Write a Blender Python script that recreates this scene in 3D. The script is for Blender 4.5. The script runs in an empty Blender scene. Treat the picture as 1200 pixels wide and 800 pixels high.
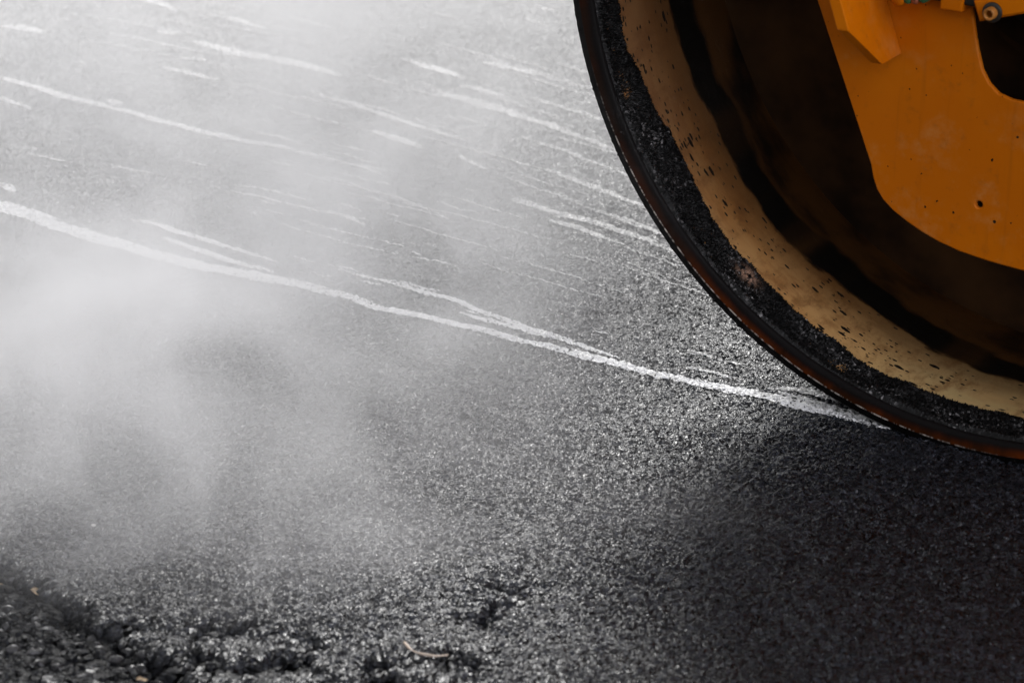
import bpy, bmesh, math, random
import numpy as np
from mathutils import Vector, Matrix
random.seed(7); rng = np.random.default_rng(7)
sc = bpy.context.scene
COL = sc.collection

# ------------------------------------------------------------------ camera
F_PX, CAM_H, PITCH = 3223.48, 1.48634, math.radians(23.0)
PSI = 0.563623                       # heading of the drum's side face
CX, CY = 0.57785, 3.12925            # where the near rim touches the asphalt
R = 0.60
cam_d = bpy.data.cameras.new('camera'); cam = bpy.data.objects.new('camera', cam_d); COL.objects.link(cam)
cam.location = (0, 0, CAM_H); cam.rotation_euler = (math.pi/2 - PITCH, 0, 0)
cam_d.sensor_width = 36.0; cam_d.lens = F_PX/1200*36.0
cam_d.clip_start = 0.05; cam_d.clip_end = 3000
cam_d.dof.use_dof = True; cam_d.dof.focus_distance = 3.62; cam_d.dof.aperture_fstop = 6.3
sc.camera = cam
sc.view_settings.view_transform = 'Standard'; sc.view_settings.look = 'None'; sc.view_settings.exposure = 0
sc.cycles.use_denoising = True; sc.cycles.denoiser = 'OPENIMAGEDENOISE'; sc.cycles.denoising_input_passes = 'RGB_ALBEDO_NORMAL'; sc.cycles.use_adaptive_sampling = True; sc.cycles.adaptive_threshold = 0.035
sc.cycles.volume_bounces = 2
sc.cycles.volume_step_rate = 2.0
sc.cycles.volume_max_steps = 256
sc.cycles.max_bounces = 6; sc.cycles.diffuse_bounces = 3; sc.cycles.glossy_bounces = 3
sc.cycles.sample_clamp_indirect = 6.0

DV = Vector((math.cos(PSI), -math.sin(PSI), 0))      # rolling direction, to the right
IN = Vector((math.sin(PSI), math.cos(PSI), 0))       # from the near face into the drum
CEN = Vector((CX, CY, R))
DRUM_M = Matrix(((DV.x, IN.x, 0, CX), (DV.y, IN.y, 0, CY), (0, 0, 1, R), (0, 0, 0, 1)))

def gp(px, py, z=0.0):
    "where the photograph's point lies on the ground (the survey of the site)"
    v = Vector(((px-600)/F_PX, math.cos(PITCH)+(400-py)/F_PX*math.sin(PITCH), -math.sin(PITCH)+(400-py)/F_PX*math.cos(PITCH)))
    t = (z-CAM_H)/v.z
    return (v.x*t, v.y*t)
def fp(px, py, a):
    "the same for a plane parallel to the drum face at depth a, in drum coordinates (along, up)"
    v = Vector(((px-600)/F_PX, math.cos(PITCH)+(400-py)/F_PX*math.sin(PITCH), -math.sin(PITCH)+(400-py)/F_PX*math.cos(PITCH)))
    o = Vector((0, 0, CAM_H)); p0 = CEN + IN*a
    t = (p0-o).dot(IN)/v.dot(IN); w = o+v*t - CEN
    return (w.dot(DV), w.z)

# ------------------------------------------------------------------ node helpers
class NT:
    def __init__(s, tree): s.t = tree; s.n = tree.nodes; s.l = tree.links
    def new(s, typ, **kw):
        n = s.n.new(typ)
        for k, v in kw.items():
            if k.startswith('i_'):
                key = k[2:]
                key = int(key) if key.isdigit() else key.replace('_', ' ')
                s.put(n.inputs[key], v)
            else: setattr(n, k, v)
        return n
    def put(s, sock, v):
        if isinstance(v, bpy.types.NodeSocket): s.l.new(v, sock)
        else:
            if sock.type == 'RGBA' and len(v) == 3: v = (*v, 1)
            sock.default_value = v
    def m(s, op, a, b=None, c=None, clamp=False):
        n = s.n.new('ShaderNodeMath'); n.operation = op; n.use_clamp = clamp
        for i, v in enumerate((a, b, c)):
            if v is not None: s.put(n.inputs[i], v)
        return n.outputs[0]
    def vm(s, op, a, b=None):
        n = s.n.new('ShaderNodeVectorMath'); n.operation = op
        s.put(n.inputs[0], a)
        if b is not None: s.put(n.inputs[1], b)
        return n.outputs[0]
    def ss(s, x, lo, hi, a=0.0, b=1.0):
        n = s.n.new('ShaderNodeMapRange'); n.interpolation_type = 'SMOOTHSTEP'
        for k, v in zip((0, 1, 2, 3, 4), (x, lo, hi, a, b)): s.put(n.inputs[k], v)
        return n.outputs[0]
    def lin(s, x, lo, hi, a=0.0, b=1.0):
        n = s.n.new('ShaderNodeMapRange')
        for k, v in zip((0, 1, 2, 3, 4), (x, lo, hi, a, b)): s.put(n.inputs[k], v)
        return n.outputs[0]
    def mix(s, f, a, b):
        n = s.n.new('ShaderNodeMix'); n.data_type = 'RGBA'
        s.put(n.inputs[0], f); s.put(n.inputs[6], a); s.put(n.inputs[7], b)
        return n.outputs[2]
    def noise(s, vec, scale, detail=3.0, rough=0.5, dist=0.0):
        n = s.n.new('ShaderNodeTexNoise'); s.put(n.inputs['Vector'], vec)
        n.inputs['Scale'].default_value = scale; n.inputs['Detail'].default_value = detail
        n.inputs['Roughness'].default_value = rough; n.inputs['Distortion'].default_value = dist
        return n.outputs[0]
    def vor(s, vec, scale, feature='F1', rnd=1.0):
        n = s.n.new('ShaderNodeTexVoronoi'); n.feature = feature
        s.put(n.inputs['Vector'], vec); n.inputs['Scale'].default_value = scale; n.inputs['Randomness'].default_value = rnd
        return n
    def comb(s, x, y, z):
        n = s.n.new('ShaderNodeCombineXYZ')
        for i, v in enumerate((x, y, z)): s.put(n.inputs[i], v)
        return n.outputs[0]

def mat(name):
    m = bpy.data.materials.new(name); m.use_nodes = True
    t = NT(m.node_tree); t.n.clear()
    out = t.new('ShaderNodeOutputMaterial')
    return m, t, out
def principled(t, out, **kw):
    p = t.new('ShaderNodeBsdfPrincipled')
    for k, v in kw.items(): t.put(p.inputs[k], v)
    t.l.new(p.outputs[0], out.inputs['Surface'])
    return p
def bump(t, h, dist=0.001, strength=1.0):
    b = t.new('ShaderNodeBump'); t.put(b.inputs['Height'], h); b.inputs['Distance'].default_value = dist; b.inputs['Strength'].default_value = strength
    return b.outputs[0]

# ------------------------------------------------------------------ object helpers
def tag(o, label=None, cat=None, group=None, kind=None):
    for k, v in (('label', label), ('category', cat), ('group', group), ('kind', kind)):
        if v: o[k] = v
    return o
def empty(name, M=None):
    o = bpy.data.objects.new(name, None); COL.objects.link(o); o.empty_display_size = 0.1
    if M is not None: o.matrix_world = M
    return o
def link(name, me, m, parent=None, smooth=True):
    o = bpy.data.objects.new(name, me); COL.objects.link(o)
    if m is not None: me.materials.append(m)
    if parent: o.parent = parent
    if smooth: me.polygons.foreach_set('use_smooth', [True]*len(me.polygons))
    return o
def grid_mesh(name, P, closed_u=False):
    "P: (nu, nv, 3) array of points, joined in quads"
    nu, nv, _ = P.shape
    me = bpy.data.meshes.new(name)
    iu = np.arange(nu if closed_u else nu-1); iv = np.arange(nv-1)
    a = (iu[:, None]*nv + iv[None, :]); b = (((iu+1) % nu)[:, None]*nv + iv[None, :])
    q = np.stack([a, b, b+1, a+1], -1).reshape(-1, 4).astype(np.int32)
    me.vertices.add(nu*nv); me.vertices.foreach_set('co', P.reshape(-1).astype(np.float32))
    me.loops.add(q.size); me.loops.foreach_set('vertex_index', q.reshape(-1))
    me.polygons.add(len(q)); me.polygons.foreach_set('loop_start', np.arange(0, q.size, 4, dtype=np.int32))
    me.update(calc_edges=True); me.validate()
    return me
def from_bm(name, bm, m, parent=None, smooth=False):
    me = bpy.data.meshes.new(name)
    bmesh.ops.recalc_face_normals(bm, faces=bm.faces[:])
    bm.to_mesh(me); bm.free()
    return link(name, me, m, parent, smooth)
def bm_box(bm, lo, hi, bev=0.0, M=None):
    r = bmesh.ops.create_cube(bm, size=1.0); vs = r['verts']
    c = (Vector(lo)+Vector(hi))/2; s = Vector(hi)-Vector(lo)
    for v in vs: v.co = Vector((v.co.x*s.x, v.co.y*s.y, v.co.z*s.z))+c
    if bev:
        es = {e for v in vs for e in v.link_edges}
        r2 = bmesh.ops.bevel(bm, geom=list(es), offset=bev, segments=2, affect='EDGES', profile=0.5)
        vs = list({v for f in r2['faces'] for v in f.verts} | {v for v in vs if v.is_valid})
    if M is not None:
        for v in vs: v.co = M @ v.co
    return vs
def bm_lathe(bm, prof, n=48, axis_o=(0, 0), a_dir=1):
    "prof: list of (r, a); revolve about the local Y axis at axis_o (x, z)"
    rings = []
    for r, a in prof:
        rings.append([bm.verts.new((axis_o[0]+r*math.cos(t), a, axis_o[1]+r*math.sin(t))) for t in [2*math.pi*i/n for i in range(n)]])
    for A, B in zip(rings, rings[1:]):
        for i in range(n):
            bm.faces.new((A[i], A[(i+1) % n], B[(i+1) % n], B[i]))
    return rings
def bm_tube(bm, pts, rad, n=8, cap=True):
    pts = [Vector(p) for p in pts]; rings = []
    up = Vector((0.13, 0.21, 1)).normalized()
    for i, p in enumerate(pts):
        d = (pts[min(i+1, len(pts)-1)]-pts[max(i-1, 0)]).normalized()
        x = d.cross(up).normalized(); y = x.cross(d)
        r = rad[i] if isinstance(rad, (list, tuple)) else rad
        rings.append([bm.verts.new(p + x*math.cos(t)*r + y*math.sin(t)*r) for t in [2*math.pi*k/n for k in range(n)]])
    for A, B in zip(rings, rings[1:]):
        for k in range(n): bm.faces.new((A[k], A[(k+1) % n], B[(k+1) % n], B[k]))
    if cap:
        bm.faces.new(rings[0]); bm.faces.new(rings[-1][::-1])
def bm_plate(bm, outer, holes, a0, a1, ch=0.0):
    "a flat plate in the local XZ plane between depths a0 (near) and a1; ch: chamfer of the near edges"
    def loop(pts, a):
        return [bm.verts.new((x, a, z)) for x, z in pts]
    def inset(pts, d):
        n = len(pts); res = []
        for i in range(n):
            p, c, q = (Vector(pts[i-1]), Vector(pts[i]), Vector(pts[(i+1) % n]))
            e1 = (c-p).normalized(); e2 = (q-c).normalized()
            n1 = Vector((-e1.y, e1.x)); n2 = Vector((-e2.y, e2.x)); b = (n1+n2)
            b = b/(max(0.3, b.length_squared/2)) if b.length > 1e-6 else n1
            res.append(tuple(c + b*d))
        return res
    def area(p): return sum(p[i-1][0]*p[i][1]-p[i][0]*p[i-1][1] for i in range(len(p)))
    if area(outer) < 0: outer = outer[::-1]
    holes = [h[::-1] if area(h) > 0 else h for h in holes]
    caps = []
    for lp in [outer]+holes:
        L0 = loop(inset(lp, ch), a0) if ch else loop(lp, a0)
        L1 = loop(lp, a0+ch) if ch else L0
        L2 = loop(lp, a1)
        n = len(lp)
        for A, B in ((L0, L1), (L1, L2)):
            if A is B: continue
            for i in range(n): bm.faces.new((A[i], B[i], B[(i+1) % n], A[(i+1) % n]))
        caps.append((L0, L2))
    for k in (0, 1):
        es = []
        for c in caps:
            L = c[k]
            for i in range(len(L)):
                e = bm.edges.get((L[i], L[(i+1) % len(L)])) or bm.edges.new((L[i], L[(i+1) % len(L)]))
                es.append(e)
        bmesh.ops.triangle_fill(bm, use_beauty=True, use_dissolve=False, edges=es)

def smooth_poly(pts, step):
    "Catmull-Rom through 2D points, resampled at an even step"
    P = np.array(pts, float); P = np.vstack([2*P[0]-P[1], P, 2*P[-1]-P[-2]]); out = []
    for i in range(1, len(P)-2):
        t = np.linspace(0, 1, 40, endpoint=False)[:, None]
        p0, p1, p2, p3 = P[i-1:i+3]
        out.append(.5*((2*p1)+(-p0+p2)*t+(2*p0-5*p1+4*p2-p3)*t**2+(-p0+3*p1-3*p2+p3)*t**3))
    out.append(P[-2][None]); C = np.vstack(out)
    s = np.concatenate([[0], np.cumsum(np.linalg.norm(np.diff(C, axis=0), axis=1))])
    u = np.linspace(0, s[-1], max(3, int(s[-1]/step)))
    return np.stack([np.interp(u, s, C[:, 0]), np.interp(u, s, C[:, 1])], 1), u

# ------------------------------------------------------------------ asphalt relief
def asphalt_height(t, vec, rough=None):
    "relief in metres; two sizes of stone, a finer grit and slow waves"
    wob = t.vm('SCALE', t.new('ShaderNodeTexNoise', i_Vector=vec, i_Scale=90.0).outputs[1]); wob.node.inputs[3].default_value = 0.006
    v2 = t.vm('ADD', vec, wob)
    a = t.vor(v2, 168.0); b = t.vor(v2, 350.0)
    da = t.m('SUBTRACT', 1.0, t.m('POWER', a.outputs['Distance'], 2.0)); db = t.m('SUBTRACT', 1.0, t.m('POWER', b.outputs['Distance'], 2.0))
    sep = t.new('ShaderNodeSeparateColor', i_0=a.outputs['Color']); sepb = t.new('ShaderNodeSeparateColor', i_0=b.outputs['Color'])
    def tilt(v, k):
        c = t.vm('SUBTRACT', v.outputs['Color'], (0.5, 0.5, 0.5))
        dlt = t.vm('SUBTRACT', v2, v.outputs['Position'])
        return t.m('MULTIPLY', t.new('ShaderNodeVectorMath', operation='DOT_PRODUCT', i_0=c, i_1=dlt).outputs['Value'], k)
    h = t.m('MULTIPLY', t.m('MULTIPLY', da, t.m('ADD', 0.10, sep.outputs[0])), 0.0020)
    bind = t.lin(t.noise(vec, 5.0, 3.0), 0.32, 0.68, 0.46, 0.88)
    h = t.m('MULTIPLY_ADD', tilt(a, 1.0), bind, h)
    h = t.m('MULTIPLY_ADD', t.m('MULTIPLY', db, t.m('ADD', 0.2, sepb.outputs[0])), 0.0013, h)
    h = t.m('MULTIPLY_ADD', tilt(b, 1.0), bind, h)
    h = t.m('MULTIPLY_ADD', t.noise(vec, 520.0, 2.0), 0.0006, h)
    h = t.m('MULTIPLY_ADD', t.noise(vec, 34.0, 3.0), 0.0030, h)
    h = t.m('MULTIPLY_ADD', t.noise(vec, 6.0, 2.0), 0.0050, h)
    mp = t.new('ShaderNodeMapping', i_Vector=vec); mp.inputs['Rotation'].default_value = (0, 0, PSI); mp.inputs['Scale'].default_value = (1.2, 16.0, 1.0)
    h = t.m('MULTIPLY_ADD', t.noise(mp.outputs[0], 1.0, 3.0), 0.0035, h)
    if rough is not None:
        c = t.vor(v2, 62.0); dc = t.m('SUBTRACT', 1.0, t.m('POWER', c.outputs['Distance'], 2.0))
        sc_ = t.new('ShaderNodeSeparateColor', i_0=c.outputs['Color'])
        big = t.m('MULTIPLY', t.m('MULTIPLY', dc, t.m('SUBTRACT', sc_.outputs[0], 0.15)), 0.011)
        big = t.m('MULTIPLY_ADD', t.noise(vec, 30.0, 3.0), 0.012, big)
        h = t.m('MULTIPLY_ADD', rough, big, h)
    return h, sep.outputs[1], sepb.outputs[1]

def make_asphalt():
    m, t, out = mat('rolled_asphalt')
    pos = t.new('ShaderNodeTexCoord').outputs['Object']
    rough = t.new('ShaderNodeAttribute', attribute_name='rough').outputs['Fac']
    h, r1, r2 = asphalt_height(t, pos, rough)
    d = t.new('ShaderNodeDisplacement', i_Height=h, i_Midlevel=0.0, i_Scale=1.0)
    t.l.new(d.outputs[0], out.inputs['Displacement'])
    m.displacement_method = 'BOTH'
    patch = t.ss(t.noise(pos, 1.7, 3.0), 0.35, 0.7)
    stone = t.m('POWER', r1, 3.0)
    v = t.m('MULTIPLY_ADD', stone, 0.014, 0.003); v = t.m('MULTIPLY_ADD', t.m('POWER', r2, 6.0), 0.03, v)
    v = t.m('MULTIPLY', v, t.lin(patch, 0, 1, 0.8, 1.25))
    v = t.m('MULTIPLY', v, t.lin(rough, 0.0, 1.0, 1.0, 0.45))
    col = t.new('ShaderNodeCombineColor', i_0=v, i_1=t.m('MULTIPLY', v, 1.12), i_2=t.m('MULTIPLY', v, 1.48)).outputs[0]
    rg = t.m('ADD', t.lin(r2, 0, 1, 0.20, 0.45), t.m('MULTIPLY', patch, -0.04))
    rg = t.m('MULTIPLY_ADD', t.m('MINIMUM', rough, 1.0), 0.25, rg)
    principled(t, out, **{'Base Color': col, 'Roughness': rg, 'Specular IOR Level': t.lin(rough, 0.0, 1.0, 0.42, 0.10)})
    return m

def make_lime():
    m, t, out = mat('white_lime_streak')
    pos = t.new('ShaderNodeTexCoord').outputs['Object']
    h, r1, r2 = asphalt_height(t, pos)
    d = t.new('ShaderNodeDisplacement', i_Height=h, i_Midlevel=0.0, i_Scale=1.0)
    t.l.new(d.outputs[0], out.inputs['Displacement']); m.displacement_method = 'BOTH'
    uv = t.new('ShaderNodeAttribute', attribute_name='strip').outputs['Vector']
    s = t.new('ShaderNodeSeparateXYZ', i_0=uv)
    u, v, k = s.outputs
    edge = t.m('SUBTRACT', 1.0, t.m('MULTIPLY', v, v))
    hf = t.new('ShaderNodeAttribute', attribute_name='half').outputs['Fac']
    mm = t.m('MULTIPLY', v, hf)
    n1 = t.noise(t.comb(t.m('MULTIPLY', u, 9.0), t.m('MULTIPLY', mm, 330.0), k), 1.0, 5.0, 0.66)
    n2 = t.noise(pos, 260.0, 2.0)
    g = t.noise(pos, 16.0, 3.0)
    a = t.m('MULTIPLY_ADD', edge, 0.62, t.m('MULTIPLY', t.m('SUBTRACT', n1, 0.5), 2.7))
    a = t.m('MULTIPLY_ADD', t.m('SUBTRACT', n2, 0.5), 1.0, a)
    a = t.m('MULTIPLY_ADD', t.m('SUBTRACT', h, 0.0055), 110.0, a)
    a = t.m('MULTIPLY_ADD', t.m('SUBTRACT', g, 0.5), 0.9, a)
    w = t.new('ShaderNodeAttribute', attribute_name='weight').outputs['Fac']
    a = t.m('ADD', a, t.m('SUBTRACT', w, 0.62))
    al = t.ss(a, 0.24, 0.36)
    p = t.new('ShaderNodeBsdfPrincipled'); p.inputs['Base Color'].default_value = (0.90, 0.90, 0.90, 1); p.inputs['Roughness'].default_value = 0.33
    tr = t.new('ShaderNodeBsdfTransparent'); mx = t.new('ShaderNodeMixShader', i_0=al, i_1=tr.outputs[0], i_2=p.outputs[0])
    t.l.new(mx.outputs[0], out.inputs['Surface'])
    return m

# slow shape of the mat: ruts and the unrolled strip in the lower left of the picture
def seg_dist(x, y, pts):
    d = np.full(x.shape, 1e9)
    for (x0, y0), (x1, y1) in zip(pts, pts[1:]):
        L2 = (x1-x0)**2+(y1-y0)**2
        tt = np.clip(((x-x0)*(x1-x0)+(y-y0)*(y1-y0))/L2, 0, 1)
        d = np.minimum(d, np.hypot(x-x0-tt*(x1-x0), y-y0-tt*(y1-y0)))
    return d
EDGE = [gp(*p) for p in ((-420, 430), (-150, 570), (0, 655), (70, 692), (130, 732), (220, 786), (330, 860), (700, 1040))]
PIT = [gp(*p) for p in ((165, 738), (215, 742), (275, 745))]
LUMPS = [gp(*p) for p in ((225, 765), (300, 778), (350, 770), (400, 785), (460, 792))]
RUT = [gp(*p) for p in ((590, 690), (565, 720), (550, 760), (545, 800), (540, 860))]
def side_of(x, y, pts):
    "positive on the camera side of the edge line"
    best = np.full(x.shape, 1e9); sgn = np.zeros(x.shape)
    for (x0, y0), (x1, y1) in zip(pts, pts[1:]):
        L2 = (x1-x0)**2+(y1-y0)**2
        tt = np.clip(((x-x0)*(x1-x0)+(y-y0)*(y1-y0))/L2, 0, 1)
        d = np.hypot(x-x0-tt*(x1-x0), y-y0-tt*(y1-y0)); c = (x1-x0)*(y-y0)-(y1-y0)*(x-x0)
        k = d < best; best = np.where(k, d, best); sgn = np.where(k, -np.sign(c), sgn)
    return best*sgn
def sst(x, lo, hi):
    q = np.clip((x-lo)/(hi-lo), 0, 1); return q*q*(3-2*q)
_lat = np.random.default_rng(5).random((256, 256))
def vnoise(x, y, f):
    "lattice noise of two turned octaves, 0..1"
    return 0.62*vn1(x*.78+y*.62, y*.78-x*.62, f)+0.38*vn1(x*.45-y*.89+3, y*.45+x*.89, f*2.3)
def vn1(x, y, f):
    X_ = x*f+1000.3; Y_ = y*f+1000.7; i = np.floor(X_).astype(int); j = np.floor(Y_).astype(int); a = X_-i; b = Y_-j
    a = a*a*(3-2*a); b = b*b*(3-2*b); g = lambda p, q: _lat[p % 256, q % 256]
    return (g(i, j)*(1-a)+g(i+1, j)*a)*(1-b)+(g(i, j+1)*(1-a)+g(i+1, j+1)*a)*b
def relief(x, y):
    e = side_of(x, y, EDGE)
    near = (np.hypot(x+0.4, y-2.7) < 3)
    wob = (vnoise(x, y, 14.0)-.5)*0.030+(vnoise(x, y, 40.0)-.5)*0.016
    e = e+wob
    chunk = 0.6*vnoise(x, y, 55.0)+0.4*vnoise(x, y, 120.0)
    holes = sst(0.6*vnoise(x+3, y, 28.0)+0.4*vnoise(x, y+5, 75.0), 0.42, 0.62)
    out = sst(e, -0.006, 0.018)*near
    ditch = np.exp(-((e-0.026)/0.020)**2)*near*(0.65+0.35*holes)
    pit = np.exp(-((seg_dist(x, y, PIT)+wob*.5)/0.030)**2)
    lmp = np.exp(-((seg_dist(x, y, LUMPS)+wob)/0.046)**2)
    rut = np.exp(-((seg_dist(x, y, RUT)+wob)/0.030)**2)
    z = -0.016*out - ditch*(0.006+0.028*chunk) - 0.026*pit*(0.35+0.65*holes) - 0.023*lmp*holes - 0.022*rut*holes + out*0.010*(chunk-.5)
    rough = np.clip(out*0.8 + ditch*0.8 + pit*0.8*holes + lmp*holes + rut*holes, 0, 1)
    return z, rough

# ------------------------------------------------------------------ the ground
def axis(lo, hi, step, far):
    core = np.arange(lo, hi, step)
    g = []; d = step
    while sum(g) < far: d *= 1.35; g.append(d)
    g = np.cumsum(g)
    return np.concatenate([(lo-g)[::-1], core, hi+g])
xs = axis(-1.15, 1.15, 0.0021, 700.0); ya = axis(2.42, 5.45, 0.0028, 700.0)
ys = np.concatenate([ya[ya < 2.4199], np.arange(2.42, 2.999, 0.0020), np.arange(3.0, 5.45, 0.0028), ya[ya > 5.453]])
X, Y = np.meshgrid(xs, ys, indexing='ij')
Z, RO = relief(X, Y)
me = grid_mesh('ground', np.stack([X, Y, Z], -1))
at = me.attributes.new('rough', 'FLOAT', 'POINT'); at.data.foreach_set('value', RO.reshape(-1).astype(np.float32))
M_ASPH = make_asphalt()
ground = link('ground', me, M_ASPH); tag(ground, kind='structure')

# ------------------------------------------------------------------ white streaks
M_LIME = make_lime()
KS = [0]
def streak(strands, label, name='white_streak'):
    VS, FS, UV, WT, HF = [], [], [], [], []; base = 0
    for pts, wpx, wt in strands:
        g = [gp(*p) for p in pts]
        C, u = smooth_poly(g, 0.0030)
        KS[0] += 1; k = KS[0]*3.7
        dist = np.hypot(C[:, 0], np.hypot(C[:, 1], CAM_H)); hw = np.asarray(np.interp(np.linspace(0, 1, len(C)), np.linspace(0, 1, len(np.atleast_1d(wpx))), np.atleast_1d(wpx)))
        # a streak's seen height of n pixels, laid across the foreshortened ground
        half = 0.5*hw*dist/F_PX/0.40*0.95
        d = np.gradient(C, axis=0); d /= np.linalg.norm(d, axis=1)[:, None]; nrm = np.stack([-d[:, 1], d[:, 0]], 1)
        wig = 0.0016*np.sin(u*23+k)+0.0012*np.sin(u*61+2*k)
        C = C+nrm*wig[:, None]
        nv = 15; vv = np.linspace(-1, 1, nv)
        P = C[:, None, :]+nrm[:, None, :]*(half[:, None]*vv[None, :])[..., None]
        z, _ = relief(P[..., 0], P[..., 1])
        VS.append(np.dstack([P, z+0.0009]).reshape(-1, 3))
        taper = np.minimum(1, np.minimum(u, u[-1]-u)/max(0.03, min(0.12, 0.3*u[-1])))
        UV.append(np.dstack([np.repeat(u[:, None], nv, 1), np.repeat(vv[None], len(u), 0), np.full((len(u), nv), k)]).reshape(-1, 3))
        WT.append(np.repeat((wt*(0.30+0.70*taper))[:, None], nv, 1).reshape(-1))
        HF.append(np.repeat(half[:, None], nv, 1).reshape(-1))
        i = np.arange(len(u)-1)[:, None]*nv+np.arange(nv-1)[None]
        FS.append((np.stack([i, i+nv, i+nv+1, i+1], -1)+base).reshape(-1, 4)); base += len(u)*nv
    me = bpy.data.meshes.new(name)
    V = np.vstack(VS); Q = np.vstack(FS).astype(np.int32)
    me.vertices.add(len(V)); me.vertices.foreach_set('co', V.reshape(-1).astype(np.float32))
    me.loops.add(Q.size); me.loops.foreach_set('vertex_index', Q.reshape(-1))
    me.polygons.add(len(Q)); me.polygons.foreach_set('loop_start', np.arange(0, Q.size, 4, dtype=np.int32))
    me.update(calc_edges=True)
    a = me.attributes.new('strip', 'FLOAT_VECTOR', 'POINT'); a.data.foreach_set('vector', np.vstack(UV).reshape(-1).astype(np.float32))
    a = me.attributes.new('weight', 'FLOAT', 'POINT'); a.data.foreach_set('value', np.concatenate(WT).astype(np.float32))
    a = me.attributes.new('half', 'FLOAT', 'POINT'); a.data.foreach_set('value', np.concatenate(HF).astype(np.float32))
    o = link(name, me, M_LIME)
    if name != 'white_streak': return tag(o, label, 'scratches', None, 'stuff')
    return tag(o, label, 'white streak', 'white streaks on the asphalt')

streak([(((-80, 228), (0, 247), (100, 279), (200, 309), (300, 329), (400, 351), (440, 364), (520, 383), (570, 395)), (10, 12, 11, 10, 7, 4), 0.82),
        (((430, 363), (520, 382), (600, 402), (700, 427), (780, 447)), (5, 6, 6, 8), 0.80),
        (((600, 400), (700, 426), (780, 446), (860, 463), (940, 482), (1000, 496), (1046, 508)), (4, 6, 7, 8, 10, 8), 0.82),
        (((880, 466), (960, 484), (1030, 501)), (5, 8, 6), 0.85)],
       'long bright white line running from the left edge under the drum rim')
streak([(((155, 262), (185, 269), (215, 280), (262, 293), (325, 312)), (3, 5, 5, 4, 3), 0.72), (((190, 284), (230, 297), (270, 312), (320, 326)), (4, 5, 4), 0.66)],
       'short double white smear just above the long bright line, left of its middle')
streak([(((395, 322), (430, 331), (520, 354), (590, 381), (660, 403), (725, 426)), (2, 4, 4, 5, 4), 0.78), (((540, 372), (600, 390), (660, 405)), (3, 4, 3), 0.7)],
       'thin white strand that slowly joins the long bright line from above')
streak([(((805, 436), (830, 441), (862, 449)), (3, 4, 2), 0.72)], 'small white dash above the long line, left of the drum rim')
streak([(((895, 460), (930, 463), (960, 469), (990, 479)), (3, 6, 8, 5), 0.86), (((912, 466), (950, 476), (1005, 491)), (3, 4, 4), 0.8)],
       'short feathered white smear touching the dark drum rim')
streak([(((3, 97), (60, 113), (130, 131), (200, 150), (270, 167), (330, 178), (398, 196)), (5, 6, 5, 5, 5, 4, 3), 0.76), (((125, 122), (145, 127)), (6, 6), 0.75)],
       'second long white line in the steam, parallel above the brightest one')
streak([(((225, 53), (250, 59), (278, 66), (340, 78), (400, 93)), (6, 9, 8, 8, 5), 0.72), (((185, 41), (206, 45)), (5, 5), 0.7)],
       'blurred broken white line crossing the steam near the top')
streak([(((2, 35), (30, 38), (54, 43)), (6, 8, 6), 0.72)], 'blurred white dash in the upper left corner')
streak([(((258, 25), (285, 31), (312, 39)), (4, 6, 4), 0.70)], 'small pale dash at the top, above the blurred broken line')
streak([(((150, -6), (180, 6), (207, 18)), (5, 6, 4), 0.62)], 'faint white dash cut by the top edge of the picture')
streak([(((470, 74), (505, 84), (548, 97)), (4, 6, 4), 0.76)], 'crisp white dash at the top centre, clear of the steam')
streak([(((568, 77), (595, 84), (628, 94)), (4, 5, 3), 0.72)], 'white dash at the top between the crisp dash and the drum')
streak([(((512, 114), (560, 126), (600, 138), (660, 158), (722, 181)), (6, 7, 6, 5, 4), 0.78), (((540, 105), (570, 112), (602, 121)), (4, 5, 4), 0.70)],
       'white line that ends at the drum rim, topmost of those meeting it')
streak([(((362, 111), (420, 130), (480, 150), (520, 162), (562, 174)), (4, 4, 4, 3), 0.62), (((435, 160), (465, 168), (497, 179)), (4, 6, 4), 0.75), (((540, 188), (572, 205)), (3, 3), 0.66)],
       'faint scattered white dashes in the gap of the steam, upper centre')
streak([(((600, 240), (650, 254), (700, 268), (750, 285), (798, 304)), (5, 6, 5, 5), 0.80), (((642, 262), (690, 278), (732, 292)), (4, 5, 4), 0.76)],
       'pair of rough white streaks meeting the drum rim above the dark patch')
streak([(((640, 204), (690, 222), (757, 249)), (4, 5, 4), 0.70), (((690, 250), (735, 264), (782, 283)), (3, 4, 3), 0.68)],
       'thin white streaks meeting the drum rim, midway up the picture')
streak([(((0, 220), (10, 224), (19, 231)), (5, 6, 4), 0.76)], 'tiny curved white mark at the left edge above the long bright line')
streak([(((0, 120), (18, 126), (38, 134)), (4, 4, 3), 0.6)], 'faint short white mark at the left edge below the second long line')
streak([(((372, 249), (400, 258), (428, 270)), (2, 3, 2), 0.74)], 'hair-thin white scratch alone in the middle of the steam')
streak([(((192, 84), (225, 91), (257, 99)), (4, 5, 3), 0.58)], 'very faint pale smear between the two upper white lines')
streak([(((620, 120), (660, 131), (705, 145)), (3, 4, 3), 0.58), (((610, 165), (660, 182), (715, 205)), (3, 3, 3), 0.6)], 'faint thin scratches beside the upper edge of the drum')

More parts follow.
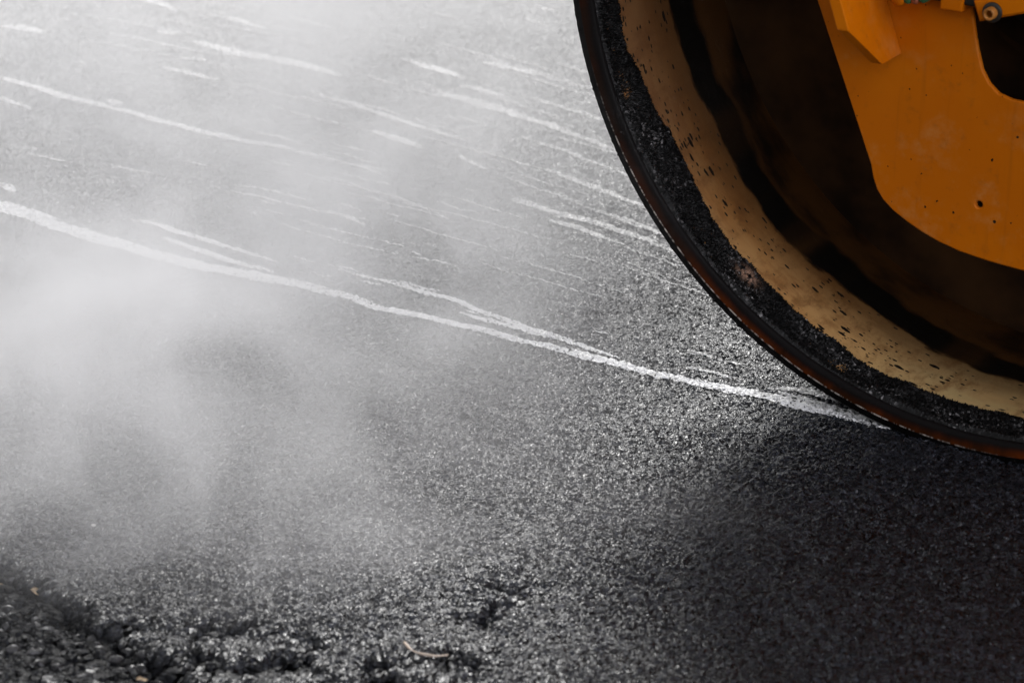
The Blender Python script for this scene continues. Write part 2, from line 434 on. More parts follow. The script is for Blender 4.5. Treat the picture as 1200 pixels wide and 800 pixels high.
rs = random.Random(11); fine = []
for i in range(150):
    px, py = rs.uniform(30, 800), rs.uniform(10, 330)
    if py > 200+0.22*px or (px < 250 and rs.random() < .5): continue
    sl = 0.26+0.0002*(px-400)+rs.uniform(-.02, .03); L = rs.choice((18, 30, 50, 80, 130, 200))*rs.uniform(.7, 1.2); wv = rs.uniform(1.0, 2.0)
    fine.append((((px, py), (px+L*.5, py+L*.5*sl+rs.uniform(-1.5, 1.5)), (px+L, py+L*sl)), (wv*.7, wv, wv*.6), rs.uniform(.58, .77)))
for i in range(14):
    px, py = rs.uniform(330, 860), 0; py = 262+0.24*px-rs.uniform(6, 42); L = rs.uniform(15, 60)
    fine.append((((px, py), (px+L*.5, py+L*.12), (px+L, py+L*.25)), (1.2, 2.2, 1.0), rs.uniform(.6, .75)))
streak(fine, 'many fine white scratches streaking the asphalt beside the drum', 'white_scratches')

# ------------------------------------------------------------------ small things on the asphalt
def zg(x, y):
    z, r = relief(np.array([x]), np.array([y])); return float(z[0])+0.0045+0.010*float(r[0])
def simple_mat(name, col, rough=0.5, var=0.3, scale=120.0, bmp=0.0006, **kw):
    m, t, out = mat(name); pos = t.new('ShaderNodeTexCoord').outputs['Object']
    n = t.noise(pos, scale, 4.0, 0.6)
    c = t.mix(t.ss(n, 0.3, 0.7), tuple(x*(1-var) for x in col), tuple(min(1, x*(1+var)) for x in col))
    d = {'Base Color': c, 'Roughness': t.lin(n, 0, 1, rough-.1, min(1, rough+.1))}; d.update(kw)
    p = principled(t, out, **d); t.put(p.inputs['Normal'], bump(t, n, bmp))
    return m
M_TWIG = simple_mat('dry_bark', (0.60, 0.49, 0.40), 0.7)
bm = bmesh.new()
tw = [gp(*p) for p in ((474, 760), (482, 768), (494, 773), (508, 775.5), (525, 774))]
C, _ = smooth_poly(tw, 0.004); zs = [zg(*c)+0.004 for c in C]
bm_tube(bm, [(c[0], c[1], max(zs)-0.001*abs(math.sin(i*.35))) for i, c in enumerate(C)], [0.0013+0.0005*math.sin(i*.9) for i in range(len(C))], 8)
tag(from_bm('twig', bm, M_TWIG, None, True), 'thin curved brown twig lying on the asphalt at the bottom', 'twig')

M_LEAF = simple_mat('dry_leaf', (0.80, 0.62, 0.42), 0.6)
def leaf(px, py, L, W, rz, label, lift=0.006):
    x, y = gp(px, py); bm = bmesh.new(); n = 7; rows = []
    for i in range(n):
        s = i/(n-1); w = W*(math.sin(math.pi*min(1, s*.93+.05))**.7)
        rows.append([bm.verts.new(((s-.5)*L, k*w, 0.003*math.sin(s*4+1)+abs(k)*w*.5)) for k in (-.5, 0, .5)])
    for A, B in zip(rows, rows[1:]):
        for k in range(2): bm.faces.new((A[k], B[k], B[k+1], A[k+1]))
    bmesh.ops.solidify(bm, geom=bm.faces[:], thickness=0.0005)
    o = from_bm('leaf_scrap', bm, M_LEAF, None, True); o.location = (x, y, zg(x, y)+lift); o.rotation_euler = (0.25, -0.1, rz)
    return tag(o, label, 'leaf', 'dry leaf scraps')
leaf(2, 684, 0.016, 0.009, -0.3, 'pale dry leaf scrap at the very left edge on the dark rough strip')
leaf(43, 690, 0.019, 0.008, -0.7, 'yellowish dry leaf scrap on the rough strip near the left edge')
leaf(166, 791, 0.014, 0.007, 0.5, 'brown dry leaf scrap at the bottom left beneath the dark pit')

M_PEB = simple_mat('pale_stone', (0.62, 0.61, 0.58), 0.5)
M_TARSTONE = simple_mat('tarred_stone', (0.022, 0.022, 0.024), 0.36, 0.5)
def rock(bm, x, y, z, r, seed):
    q = bmesh.ops.create_icosphere(bm, subdivisions=2, radius=1.0)['verts']; rr = random.Random(seed)
    ax = [Vector((rr.gauss(0, 1), rr.gauss(0, 1), rr.gauss(0, 1))).normalized() for _ in range(9)]; lim = [rr.uniform(.55, .95) for _ in ax]
    s = Vector((rr.uniform(.8, 1.3), rr.uniform(.8, 1.2), rr.uniform(.55, .85)))
    for v in q:
        c = v.co.copy()
        for a_, l_ in zip(ax, lim):
            d = c.dot(a_)
            if d > l_: c -= a_*(d-l_)
        v.co = Vector((c.x*s.x*r+x, c.y*s.y*r+y, c.z*s.z*r+z))
for px, py, r, lb in ((110, 622, .0055, 'pale stone chip lying alone on the grey asphalt at the left'), (213, 618, .0035, 'tiny pale stone chip right of the larger one at the left'),
                      (18, 308, .005, 'white fleck of stone at the left under the long bright line'), (472, 750, .004, 'pale chip beside the end of the curved twig'),
                      (540, 646, .0042, 'pale stone chip on the grey asphalt, lower centre')):
    bm = bmesh.new(); x, y = gp(px, py); rock(bm, 0, 0, 0, r, int(px))
    o = from_bm('stone_chip', bm, M_PEB, None, False); o.location = (x, y, zg(x, y)); tag(o, lb, 'stone', 'pale stone chips')
bm = bmesh.new()
for i in range(1600):
    px, py = random.uniform(-40, 620), random.uniform(640, 830); x, y = gp(px, py)
    _, r_ = relief(np.array([x]), np.array([y]))
    if random.random() > float(r_[0])*0.9: continue
    rr_ = random.choice((.0025, .0035, .005, .0065, .009)); rock(bm, x, y, zg(x, y)-0.003+random.uniform(0, .003), rr_, i)
tag(from_bm('loose_gravel', bm, M_TARSTONE, None, False), 'loose tar coated gravel on the unrolled strip at the bottom left', 'gravel', None, 'stuff')
bm = bmesh.new(); x, y = gp(108, 363); rr = random.Random(3)
for i in range(16): rock(bm, rr.gauss(0, .007), rr.gauss(0, .012), rr.uniform(0, .004), rr.uniform(.003, .007), 100+i)
o = from_bm('asphalt_clod', bm, M_TARSTONE, None, False); o.location = (x, y, zg(x, y)); tag(o, 'small dark crumb of asphalt under the long line at the left', 'asphalt crumb')

# ------------------------------------------------------------------ the roller
roller = empty('road_roller', DRUM_M)
tag(roller, 'yellow road roller with a large rusty steel drum pressing the fresh asphalt', 'road roller')

def drum_coords(t):
    o = t.new('ShaderNodeTexCoord').outputs['Object']
    s = t.new('ShaderNodeSeparateXYZ', i_0=o); x, a, z = s.outputs
    r = t.m('SQRT', t.m('ADD', t.m('MULTIPLY', x, x), t.m('MULTIPLY', z, z)))
    th = t.m('ARCTAN2', x, t.m('MULTIPLY', z, -1.0))       # 0 at the bottom
    u = t.m('MULTIPLY', th, R)
    return o, r, a, u, th

def fbm1(u, seed, f0, octs=5, g=0.55):
    r = np.random.default_rng(seed); out = np.zeros_like(u); a = 1.0; f = f0
    for _ in range(octs):
        for _ in range(3): out += a*np.sin(u*f*r.uniform(.7, 1.4)+r.uniform(0, 6.28))/2
        a *= g; f *= 2.1
    return out
def make_shell_mat():
    m, t, out = mat('worn_drum_steel')
    o, r, a, u, th = drum_coords(t)
    uv = t.comb(u, a, 0.0)
    uvs = t.comb(t.m('MULTIPLY', u, 0.40), a, 0.3)       # stretched along the rim
    n_big = t.noise(uvs, 9.0, 5.0, 0.6); n_mid = t.noise(uvs, 40.0, 4.0, 0.6); n_fine = t.noise(uv, 300.0, 3.0, 0.6)
    # cream paint of the inner wall
    cream = t.mix(t.ss(n_big, 0.38, 0.66), (0.57, 0.315, 0.115), (0.44, 0.19, 0.048))
    cream = t.mix(t.m('MULTIPLY', t.ss(t.noise(uvs, 22.0, 6.0, 0.7), 0.46, 0.62), 0.7), cream, (0.32, 0.13, 0.035))
    cream = t.mix(t.m('MULTIPLY', t.ss(t.noise(uvs, 5.0, 3.0), 0.55, 0.8), 0.6), cream, (0.52, 0.38, 0.15))
    cream = t.mix(t.m('MULTIPLY', t.ss(th, -0.62, -0.10), t.ss(n_big, 0.36, 0.60, 0.35, 0.85)), cream, (0.62, 0.46, 0.21))  # lower wall paler: sky light put into the colour
    cream = t.mix(t.m('MULTIPLY', t.ss(t.noise(t.comb(t.m('MULTIPLY', u, 1.0), t.m('MULTIPLY', a, 0.5), 3.0), 26.0, 6.0, 0.75), 0.46, 0.64), 0.65), cream, (0.19, 0.078, 0.022))
    # chips, denser by the crust
    def chips(scale, lo, hi, dens, stretch, seed):
        v = t.vor(t.comb(t.m('MULTIPLY', u, stretch), a, seed), scale)
        d = t.m('MULTIPLY_ADD', t.m('SUBTRACT', t.noise(uv, 240.0, 2.0), 0.5), 0.25, v.outputs['Distance'])
        sp = t.new('ShaderNodeSeparateColor', i_0=v.outputs['Color'])
        size = t.m('MULTIPLY', t.m('GREATER_THAN', sp.outputs[0], t.m('SUBTRACT', 1.0, dens)), t.m('MULTIPLY_ADD', sp.outputs[1], hi*0.8, hi*0.45))
        return t.m('LESS_THAN', d, t.m('SUBTRACT', size, 0.02))
    near = t.ss(a, 0.20, 0.07)
    clump = t.ss(t.noise(uv, 7.0, 2.0), 0.40, 0.62)
    dens = t.m('MULTIPLY_ADD', t.m('MULTIPLY', near, clump), 0.42, 0.16)
    c1 = chips(95.0, 0.0, 0.30, t.m('MULTIPLY', dens, 0.8), 0.42, 1.0); c2 = chips(190.0, 0.0, 0.36, dens, 0.5, 5.0)
    chip = t.m('MAXIMUM', c1, c2)
    hi_shade = t.ss(t.m('MULTIPLY_ADD', n_big, 0.8, th), -0.05, -0.95)
    cream = t.mix(t.m('MULTIPLY', hi_shade, 0.78), cream, (0.145, 0.060, 0.024))  # upper wall darker: the plate's shade painted into the cream
    # oil smear deep in the drum and the painted-in darkening behind it
    wv = t.m('MULTIPLY_ADD', t.m('SUBTRACT', t.noise(t.comb(u, 0.0, 2.0), 5.5, 2.0), 0.5), 0.08, a)
    wv = t.m('MULTIPLY_ADD', t.m('SUBTRACT', n_mid, 0.5), 0.032, wv)
    wv2 = t.m('MULTIPLY_ADD', t.m('SUBTRACT', t.noise(t.comb(u, 0.0, 7.0), 7.0, 2.0), 0.5), 0.07, wv)
    w1 = t.ss(wv, 0.186, 0.197); w2 = t.ss(wv2, 0.246, 0.262)
    smear = t.m('MULTIPLY', w1, t.m('SUBTRACT', 1.0, w2))
    grime_shade = t.ss(t.m('MULTIPLY_ADD', n_mid, 0.04, t.m('MULTIPLY_ADD', n_big, 0.10, a)), 0.13, 0.29)
    wall = t.mix(t.m('MULTIPLY', grime_shade, 0.86), cream, (0.105, 0.044, 0.012))  # browner with depth: dirt and interior shade put into the colour
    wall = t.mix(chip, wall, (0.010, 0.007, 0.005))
    brk = t.ss(t.noise(t.comb(u, 0.0, 4.0), 6.0, 3.0), 0.22, 0.50)
    wall = t.mix(w1, wall, (0.085, 0.037, 0.011))
    wall = t.mix(t.m('MULTIPLY', w1, brk), wall, (0.006, 0.005, 0.004))
    wall = t.mix(w2, wall, (0.075, 0.031, 0.009))
    blot = t.m('MULTIPLY', w2, t.ss(t.noise(t.comb(u, t.m('MULTIPLY', a, 1.6), 6.0), 5.0, 4.0, 0.6), 0.46, 0.68))
    wall = t.mix(blot, wall, (0.010, 0.006, 0.004))
    # rim: black bevel, worn bright corner, rust running into tar
    rn = t.m('MULTIPLY_ADD', t.m('SUBTRACT', n_mid, 0.5), 0.010, r)
    rust = t.mix(t.ss(t.noise(uvs, 16.0, 5.0, 0.7), 0.40, 0.58), (0.105, 0.021, 0.003), (0.028, 0.008, 0.002))
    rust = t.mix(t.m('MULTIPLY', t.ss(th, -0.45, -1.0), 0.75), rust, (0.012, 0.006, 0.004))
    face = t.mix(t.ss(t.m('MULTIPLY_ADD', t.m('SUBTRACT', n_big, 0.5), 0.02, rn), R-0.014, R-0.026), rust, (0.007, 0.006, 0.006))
    bevel = t.ss(r, R-0.0108, R-0.0098)
    face = t.mix(bevel, face, (0.004, 0.0035, 0.0035))
    wear = t.m('MULTIPLY', t.m('MULTIPLY', t.ss(r, R-0.0124, R-0.0112), t.ss(r, R-0.0094, R-0.0100)), t.ss(t.noise(t.comb(t.m('MULTIPLY', u, 1.0), 0.0, 9.0), 42.0, 5.0, 0.75), 0.46, 0.58))
    wear = t.m('MULTIPLY', wear, t.ss(t.m('ABSOLUTE', t.m('ADD', u, 0.35)), 0.42, 0.20))
    face = t.mix(wear, face, (0.90, 0.82, 0.74))
    isface = t.m('LESS_THAN', a, 0.022)
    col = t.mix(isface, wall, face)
    outer = t.m('GREATER_THAN', r, R-0.0035)
    col = t.mix(outer, col, (0.004, 0.0035, 0.0035))
    ro = t.mix(isface, (0.52,)*3, (0.42,)*3); ro = t.mix(smear, ro, (0.45,)*3); ro = t.mix(chip, ro, (0.5,)*3)
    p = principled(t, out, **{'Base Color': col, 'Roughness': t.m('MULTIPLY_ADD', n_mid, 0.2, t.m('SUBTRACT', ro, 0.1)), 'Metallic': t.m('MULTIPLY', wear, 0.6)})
    dull = t.m('MAXIMUM', t.m('MAXIMUM', isface, outer), w1)
    t.put(p.inputs['Specular IOR Level'], t.mix(dull, (0.35,)*3, (0.06,)*3))
    hh = t.m('MULTIPLY_ADD', chip, -0.6, t.m('MULTIPLY_ADD', n_mid, 0.8, t.m('MULTIPLY', n_fine, 0.35)))
    t.put(p.inputs['Normal'], bump(t, hh, 0.0012, 0.8))
    return m
M_SHELL = make_shell_mat()
prof = [(R, 1.66), (R, 0.5), (R, 0.008), (R-0.0004, 0.0030), (R-0.0020, 0.0012), (R-0.0100, 0.0005), (R-0.0106, 0.0), (R-0.0120, 0.0), (R-0.022, 0.0), (R-0.028, 0.0010), (R-0.030, 0.004), (R-0.030, 0.012),
        (R-0.030, 0.05), (R-0.030, 0.10), (R-0.030, 0.2), (R-0.030, 0.335)]
N = 2880
P = np.array([[(rr*math.sin(th), aa, -rr*math.cos(th)) for rr, aa in prof] for th in np.linspace(0, 2*math.pi, N, endpoint=False)])
_r = np.random.default_rng(21); angs = np.linspace(0, 2*math.pi, N, endpoint=False); nub = np.zeros(N)
for _ in range(90):
    c_, w_, a_ = _r.uniform(0, 2*math.pi), _r.uniform(0.0012, 0.0045), _r.choice((.0006, .001, .0015, .0026))
    nub += a_*np.exp(-((((angs-c_+math.pi) % (2*math.pi))-math.pi)/w_)**2)
nub += 0.00025*np.abs(fbm1(angs*R, 31, 150.0, 3))
for k_ in range(2, 6):                                  # tar stuck to the outer bevel
    P[:, k_-1, 0] += nub*np.sin(angs); P[:, k_-1, 2] -= nub*np.cos(angs)
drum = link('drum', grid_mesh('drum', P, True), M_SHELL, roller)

# dished end plate with hub
M_DISC = simple_mat('grimy_steel', (0.034, 0.015, 0.005), 0.75, 0.7, 7.0, **{'Specular IOR Level': 0.12})
bm = bmesh.new()
rings = bm_lathe(bm, [(R-0.0295, 0.334), (R-0.09, 0.3345), (0.33, 0.334), (0.32, 0.320), (0.27, 0.320), (0.26, 0.332), (0.17, 0.332), (0.165, 0.25), (0.12, 0.245), (0.115, 0.16), (0.02, 0.16), (0.001, 0.16)], 144)
bm.faces.new(rings[-1])
disc = from_bm('end_plate', bm, M_DISC, drum, True)

# crust of tar along the rim
def make_crust_mat():
    m, t, out = mat('tar_crust'); o = t.new('ShaderNodeTexCoord').outputs['Object']
    h, r1, r2 = asphalt_height(t, o)
    gran = t.ss(t.noise(o, 14.0, 4.0, 0.6), 0.42, 0.60)
    v = t.m('MULTIPLY_ADD', t.m('POWER', r1, 4.0), 0.012, 0.003); v = t.m('MULTIPLY_ADD', t.m('MULTIPLY', gran, t.m('POWER', r2, 14.0)), 0.26, v)  # pale specks painted into the colour as sparkle
    h = t.m('MULTIPLY', h, t.lin(gran, 0, 1, 0.05, 0.5))
    col = t.new('ShaderNodeCombineColor', i_0=v, i_1=t.m('MULTIPLY', v, .96), i_2=t.m('MULTIPLY', v, .96)).outputs[0]
    at = t.new('ShaderNodeAttribute', attribute_name='bare').outputs['Fac']
    col = t.mix(t.m('MULTIPLY', at, t.ss(t.noise(o, 150.0, 3.0), 0.40, 0.60)), col, (0.42, 0.25, 0.17))
    p = principled(t, out, **{'Base Color': col, 'Roughness': t.lin(r2, 0, 1, 0.30, 0.6), 'Specular IOR Level': 0.22})
    t.put(p.inputs['Normal'], bump(t, h, 1.0, 1.0))
    return m
th = np.concatenate([np.linspace(-1.75, 0.55, 2400), np.linspace(0.55, 2*math.pi-1.75, 500)[1:-1]])
na = 74; av = np.linspace(0.004, 0.115, na)
U = th*R
edge_a = 0.074 + 0.006*fbm1(U, 1, 9.0) + 0.0016*fbm1(U, 2, 60.0, 4, .6)
edge_a = edge_a + 0.012*np.exp(-((th+1.05)/0.22)**2) - 0.016*sst(-th, 1.18, 1.30)
T2, A2 = np.meshgrid(th, av, indexing='ij')
lump = rng.normal(0, 1, T2.shape); lump = (lump+np.roll(lump, 1, 0)+np.roll(lump, 1, 1)+np.roll(np.roll(lump, 1, 0), 1, 1))/2
cover = sst(edge_a[:, None]+0.0006*lump-A2, -0.001, 0.007)
thick = -0.003 + cover*(0.0075+0.0015*np.sin(A2*90+2)+0.0008*lump+0.002*fbm1(U, 5, 20)[:, None]) 
thick = np.where(A2 < 0.012, thick*sst(A2, 0.004, 0.012)-0.003*(1-sst(A2, 0.004, 0.012)), thick)
RR = R-0.030-thick
Pc = np.stack([RR*np.sin(T2), A2, -RR*np.cos(T2)], -1)
mc = grid_mesh('tar_crust', Pc, True)
bare = np.exp(-((T2+0.665)*R/0.016)**2-((A2-0.047)/0.010)**2)
a_ = mc.attributes.new('bare', 'FLOAT', 'POINT'); a_.data.foreach_set('value', bare.reshape(-1).astype(np.float32))
crust = link('tar_crust', mc, make_crust_mat(), drum); crust['label'] = 'rough black tar caked inside the drum rim'

# ---- yellow frame plate hanging in front of the drum's end
def make_yellow(name='yellow_paint', base=(0.64, 0.170, 0.0006)):
    m, t, out = mat(name); o = t.new('ShaderNodeTexCoord').outputs['Object']
    n1 = t.noise(o, 4.0, 4.0, 0.6); n2 = t.noise(o, 60.0, 4.0, 0.65); n3 = t.noise(o, 500.0, 2.0)
    s = t.new('ShaderNodeSeparateXYZ', i_0=o)
    strk = t.noise(t.comb(t.m('MULTIPLY', s.outputs[0], 60.0), s.outputs[1], t.m('MULTIPLY', s.outputs[2], 4.0)), 1.0, 4.0, 0.6)
    c = t.mix(t.ss(n1, 0.3, 0.7), base, tuple(x*f for x, f in zip(base, (.80, .72, .7))))
    c = t.mix(t.m('MULTIPLY', t.ss(strk, 0.56, 0.80), 0.25), c, (0.16, 0.05, 0.008))
    c = t.mix(t.m('MULTIPLY', t.ss(n2, 0.55, 0.75), 0.3), c, (0.20, 0.07, 0.012))
    top_shade = t.ss(t.m('MULTIPLY_ADD', t.m('SUBTRACT', n1, 0.5), 0.5, s.outputs[2]), 0.02, 0.42)
    c = t.mix(t.m('MULTIPLY', top_shade, 0.45), c, (0.22, 0.050, 0.0006))  # darkens upwards: shade under the fittings put into the paint colour
    v = t.vor(o, 46.0); sp = t.new('ShaderNodeSeparateColor', i_0=v.outputs['Color'])
    dot = t.m('LESS_THAN', v.outputs['Distance'], t.m('MULTIPLY', t.ss(sp.outputs[0], 0.95, 1.0), 0.15))
    c = t.mix(dot, c, (0.010, 0.007, 0.005))
    v3 = t.vor(o, 130.0); sp3 = t.new('ShaderNodeSeparateColor', i_0=v3.outputs['Color'])
    d3 = t.m('LESS_THAN', t.m('MULTIPLY_ADD', t.m('SUBTRACT', n3, .5), .3, v3.outputs['Distance']), t.m('MULTIPLY', t.m('MULTIPLY', t.ss(sp3.outputs[0], 0.90, 1.0), t.ss(n1, 0.42, 0.66)), 0.24))
    c = t.mix(d3, c, (0.030, 0.012, 0.004))
    dust = t.m('MULTIPLY', t.ss(t.noise(o, 14.0, 5.0, 0.7), 0.50, 0.78), t.ss(s.outputs[2], 0.10, -0.32))
    c = t.mix(t.m('MULTIPLY', dust, 0.45), c, (0.52, 0.30, 0.11))
    p = principled(t, out, **{'Base Color': c, 'Roughness': t.lin(n2, 0, 1, 0.42, 0.60), 'Specular IOR Level': 0.10})
    t.put(p.inputs['Normal'], bump(t, t.m('MULTIPLY_ADD', n2, 0.6, t.m('MULTIPLY', n3, 0.25)), 0.0006, 0.7))
    return m
M_YEL = make_yellow()
M_BLK = simple_mat('black_rubber', (0.005, 0.005, 0.0055), 0.7, 0.4, **{'Specular IOR Level': 0.2})
M_DARK = simple_mat('oily_steel', (0.018, 0.015, 0.012), 0.4, 0.4, 30.0)
M_STEEL = simple_mat('painted_bolt', (0.34, 0.13, 0.02), 0.5, 0.3, 60.0)
PA = 0.075                                             # depth of the plate's near face
pl = [fp(*p, PA) for p in ((957, 0), (1020, 193), (1022.5, 208), (1027, 222), (1034, 234), (1046, 247), (1062, 260), (1080, 272.5), (1100, 284), (1124, 295), (1150, 304), (1175, 311.5), (1200, 318))]
ex = pl[0]; sl = (pl[1][0]-pl[0][0])/(pl[1][1]-pl[0][1])
top_z = 0.52
xr = pl[-1][0]
outer = [(ex[0]+sl*(top_z-ex[1]), top_z)] + pl
mir = 2*(xr+0.03)                                      # the plate is symmetric about its own middle
outer += [(mir-x, z) for x, z in pl[::-1]] + [(mir-(ex[0]+sl*(top_z-ex[1])), top_z)]
cut_px = ((1136, -30), (1139, 10), (1142, 35), (1146, 60), (1151, 82), (1159, 98), (1170, 110), (1185, 117), (1200, 120))
cl = [fp(*p, PA) for p in cut_px]
hole = cl + [(mir-x, z) for x, z in cl[::-1]]
hx, hz = fp(1147, 240, PA)
dimple = [(hx+0.0045*math.cos(k*math.pi/8), hz+0.0045*math.sin(k*math.pi/8)) for k in range(16)]
bm = bmesh.new(); bm_plate(bm, outer, [hole, dimple], PA, PA+0.006, 0.002)
plate = from_bm('support_plate', bm, M_YEL, roller)
# plug behind the small drilled hole
bm = bmesh.new(); bm_lathe(bm, [(0.001, PA+0.012), (0.0055, PA+0.012), (0.0055, PA+0.020)], 16, (hx, hz)); from_bm('drain_hole', bm, M_BLK, plate)
# standing rib
th_r = 0.0165
xa, za = fp(1040, 0, PA); xb, zb = fp(1057, 63, PA)
n0 = fp(988.5, 0, PA-0.115); n1 = fp(1001, 43, PA-0.115)
def make_rib(xl_b, z_b, xl_t, z_t, dep, ch):
    bm = bmesh.new()
    def sec(x, z, near): return [bm.verts.new((x-th_r, near, z)), bm.verts.new((x, near, z)), bm.verts.new((x, PA-0.0005, z)), bm.verts.new((x-th_r, PA-0.0005, z))]
    sx = (xl_t-xl_b)/(z_t-z_b)
    A = sec(xl_b, z_b, PA-dep+ch); B = sec(xl_b+sx*ch*0.9, z_b+ch*0.9, PA-dep); T = sec(xl_t, z_t, PA-dep)
    for P_, Q_ in ((A, B), (B, T)):
        for k in range(4): bm.faces.new((P_[k], P_[(k+1) % 4], Q_[(k+1) % 4], Q_[k]))
    bm.faces.new(A[::-1]); bm.faces.new(T)
    bmesh.ops.bevel(bm, geom=[e for e in bm.edges], offset=0.0016, segments=2, affect='EDGES', profile=0.5)
    return bm
zt = top_z; xt = xb+(xa-xb)/(za-zb)*(zt-zb)
from_bm('stiffener_rib', make_rib(xb, zb, xt, zt, 0.115, 0.060), M_YEL, plate)
# motor housing seen as black through the cut-out
bm = bmesh.new(); rings = bm_lathe(bm, [(0.19, 0.16), (0.19, 0.135), (0.17, 0.128), (0.05, 0.128), (0.001, 0.128)], 48, (mir/2, 0.10)); bm.faces.new(rings[-1])
from_bm('drive_motor', bm, M_BLK, roller, True)
# flat bar across the cut-out with a bolt
x0, z0 = fp(1147, 26, PA-0.03); x1, z1 = fp(1215, 14, PA-0.03); x2, z2 = fp(1215, -14, PA-0.03); x3, z3 = fp(1140, 2, PA-0.03)
bm = bmesh.new(); bm_plate(bm, [(x3, z3), (x0-0.004, z0+0.01), (x0, z0), (x1, z1), (x1+.25, z1), (x1+.25, z2), (x2, z2)], [], PA-0.030, PA-0.003, 0.003)
bar = from_bm('cross_bar', bm, M_YEL, plate)
bx, bz = fp(1157.5, 18, PA-0.045)
bm = bmesh.new(); bm_lathe(bm, [(0.004, PA-0.038), (0.0042, PA-0.042), (0.0052, PA-0.0433), (0.0068, PA-0.0433), (0.0078, PA-0.042), (0.0078, PA-0.0305)], 24, (bx, bz))
from_bm('bolt_ring', bm, M_STEEL, bar, True)
bm = bmesh.new(); r_ = bm_lathe(bm, [(0.0125, PA-0.0303), (0.0125, PA-0.0325), (0.0118, PA-0.0332), (0.0079, PA-0.0332)], 28, (bx, bz))
from_bm('washer', bm, M_DARK, bar, True)
# block and hose fittings at the top edge of the picture
xk, zk = fp(1101, 11, PA-0.025); xk2, _ = fp(1128, 6, PA-0.025)
bm = bmesh.new(); bm_box(bm, (xk, PA-0.025, zk), (xk2, PA-0.0005, zk+0.06), 0.002); from_bm('mounting_block', bm, M_YEL, plate)
M_GRN = simple_mat('green_cap', (0.03, 0.10, 0.04), 0.4); M_RED = simple_mat('red_cap', (0.25, 0.07, 0.03), 0.4)
for px, py, rad, mm, nm in ((1058, 3, .0105, M_YEL, 'hose_fitting'), (1069, 1, .006, M_GRN, 'valve_cap'), (1077.5, 1.5, .0055, M_RED, 'valve_cap'), (1087, 0, .006, M_GRN, 'valve_cap')):
    q = fp(px, py, PA-0.03); bm = bmesh.new()
    bm_lathe(bm, [(0.0008, PA-0.046), (rad*.8, PA-0.046), (rad, PA-0.043), (rad, PA-0.024), (rad*.75, PA-0.023), (rad*.75, PA-0.001)], 20, (q[0], q[1]+rad*.8))
    from_bm(nm, bm, mm, plate, True)
xk, zk = fp(1050, -2, PA-0.02); xk2, _ = fp(1146, -4, PA-0.02)
bm = bmesh.new(); bm_box(bm, (xk, PA-0.020, zk+0.004), (xk2, PA-0.0008, zk+0.075), 0.003); from_bm('valve_body', bm, M_DARK, plate)
# ---- the rest of the machine, outside the picture
def bx_part(name, boxes, m, bev=0.03, parent=roller):
    bm = bmesh.new()
    for lo, hi in boxes: bm_box(bm, lo, hi, bev)
    return from_bm(name, bm, m, parent)
bx_part('front_frame', [((-0.40, PA+0.0065, 0.523), (2.1, PA+0.16, 0.80)), ((-0.40, 1.5, 0.523), (2.1, 1.63, 0.80)), ((-0.45, PA+0.17, 0.66), (-0.30, 1.49, 0.80)), ((0.75, PA+0.17, 0.1), (0.95, 1.49, 0.80))], M_YEL)
bx_part('water_tank', [((-0.28, 0.25, 0.665), (0.74, 1.45, 1.05))], M_YEL, 0.06)
hood = bx_part('engine_hood', [((2.15, 0.1, -0.05), (3.9, 1.6, 1.0))], M_YEL, 0.08)
bm = bmesh.new()
for aa in (0.02, 1.25):
    rings = bm_lathe(bm, [(0.001, aa), (0.30, aa), (0.33, aa+.03), (0.58, aa+.02), (0.595, aa+.06), (0.595, aa+.34), (0.58, aa+.38), (0.3, aa+.36), (0.001, aa+.36)], 48, (3.1, -0.005))
    o = from_bm('rear_wheel', bm, M_BLK, roller, True); bm = bmesh.new()
bm.free()

# ------------------------------------------------------------------ steam
def make_steam():
    m, t, out = mat('steam')
    o = t.new('ShaderNodeTexCoord').outputs['Object']
    s = t.new('ShaderNodeSeparateXYZ', i_0=o); x, y, z = s.outputs
    warp = t.vm('SCALE', t.new('ShaderNodeTexNoise', i_Vector=o, i_Scale=1.6, i_Detail=2.0).outputs[1]); warp.node.inputs[3].default_value = 0.5
    p = t.vm('ADD', o, warp)
    n = t.noise(p, 4.6, 8.0, 0.66)
    w = t.ss(n, 0.37, 0.66)
    d = None
    for px, py, zc, rx, ry, rz, dens in BANKS:
        cx_, cy_ = gp(px, py, zc)
        e = t.vm('MULTIPLY', t.vm('SUBTRACT', p, (cx_+0.25, cy_+0.25, zc+0.25)), (1/rx, 1/ry, 1/rz))
        l2 = t.new('ShaderNodeVectorMath', operation='DOT_PRODUCT', i_0=e, i_1=e).outputs['Value']
        g = t.m('MULTIPLY', t.m('EXPONENT', t.m('MULTIPLY', l2, -1.0)), dens)
        d = g if d is None else t.m('ADD', d, g)
    d = t.m('MAXIMUM', 0.0, t.m('SUBTRACT', d, 0.05))
    d = t.m('MULTIPLY', t.m('MULTIPLY', d, t.ss(z, 0.85, 0.45)), t.m('ADD', 0.30, t.m('MULTIPLY', w, 1.25)))
    v = t.new('ShaderNodeVolumePrincipled')
    v.inputs['Color'].default_value = (0.99, 0.99, 1.0, 1); v.inputs['Anisotropy'].default_value = 0.28
    t.put(v.inputs['Density'], t.m('MULTIPLY', d, STEAM))
    t.l.new(v.outputs[0], out.inputs['Volume'])
    return m
STEAM = 2.5
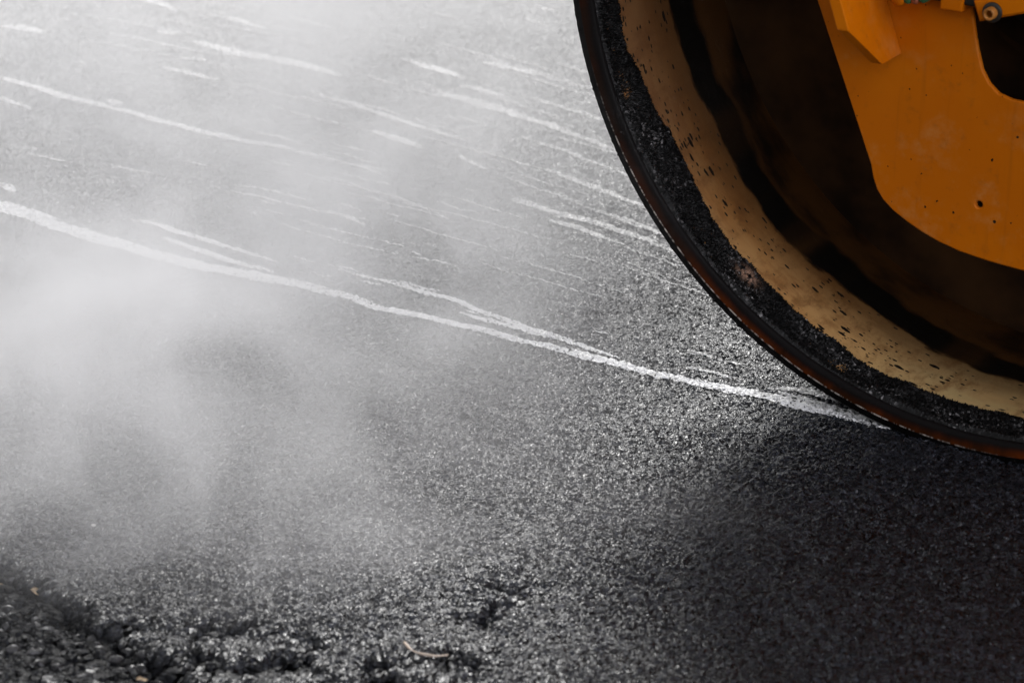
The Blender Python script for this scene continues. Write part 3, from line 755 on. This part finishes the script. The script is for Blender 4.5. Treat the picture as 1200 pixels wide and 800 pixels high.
#        seen about here     height  extent along x, y, z   thickness
BANKS = [(120, 120, 0.15, 0.50, 0.90, 0.28, 0.52),
         (430,  20, 0.20, 0.60, 0.80, 0.35, 0.55),
         (180, 420, 0.09, 0.36, 0.36, 0.12, 1.40),
         (530, 235, 0.10, 0.24, 0.26, 0.12, 1.60),
         (330, 350, 0.09, 0.25, 0.28, 0.11, 1.30),
         ( 20, 330, 0.10, 0.30, 0.40, 0.14, 0.25),
         (120, 520, 0.06, 0.34, 0.19, 0.08, 1.90),
         (390, 595, 0.05, 0.20, 0.13, 0.06, 1.20),
         (290, 590, 0.05, 0.36, 0.16, 0.07, 1.50)]
bm = bmesh.new(); bm_box(bm, (-2.6, 2.5, 0.03), (0.95, 7.2, 0.85))
steam = from_bm('steam', bm, make_steam()); tag(steam, 'drifting white steam rising off the hot asphalt', 'steam', None, 'stuff')

# ------------------------------------------------------------------ light
SUN_EL, SUN_AZ = math.radians(33), math.radians(-1)   # azimuth from +Y, a little to the left: low behind the roller
w = bpy.data.worlds.new('World'); sc.world = w; w.use_nodes = True
t = NT(w.node_tree); t.n.clear()
sky = t.new('ShaderNodeTexSky'); sky.sky_type = 'NISHITA'; sky.sun_disc = False; sky.sun_elevation = SUN_EL; sky.sun_rotation = SUN_AZ
sky.dust_density = 2.0; sky.air_density = 1.0
hs = t.new('ShaderNodeHueSaturation', i_Color=sky.outputs[0], i_Saturation=0.0)
# thin cloud over the whole sky, plus an added bright lobe lighting rib and drum wall
gv = t.new('ShaderNodeTexCoord').outputs['Generated']
side = t.new('ShaderNodeVectorMath', operation='DOT_PRODUCT', i_0=gv, i_1=tuple((DV*0.80 - IN*0.27 + Vector((0, 0, 0.50))).normalized())).outputs['Value']
cl = t.m('ADD', 0.75, t.m('MULTIPLY', t.ss(side, 0.66, 1.0), 21.0))
cl = t.m('MULTIPLY', cl, t.lin(t.noise(gv, 3.0, 4.0), 0.3, 0.7, 0.75, 1.25))
cl = t.m('MULTIPLY', cl, t.ss(t.new('ShaderNodeSeparateXYZ', i_0=gv).outputs[2], -0.02, 0.06))
cc = t.new('ShaderNodeCombineColor', i_0=cl, i_1=cl, i_2=t.m('MULTIPLY', cl, 1.10)).outputs[0]
tot = t.vm('ADD', hs.outputs[0], cc)
bg = t.new('ShaderNodeBackground', i_Color=tot, i_Strength=0.095)
wo = t.new('ShaderNodeOutputWorld'); t.l.new(bg.outputs[0], wo.inputs['Surface'])
sd = bpy.data.lights.new('sun', 'SUN'); sd.energy = 3.4; sd.angle = math.radians(19); sd.color = (1.0, 0.985, 0.965)
sun = bpy.data.objects.new('sun', sd); COL.objects.link(sun)
dirv = Vector((math.sin(SUN_AZ)*math.cos(SUN_EL), math.cos(SUN_AZ)*math.cos(SUN_EL), math.sin(SUN_EL)))
sun.rotation_euler = dirv.to_track_quat('Z', 'Y').to_euler(); sun.location = dirv*6
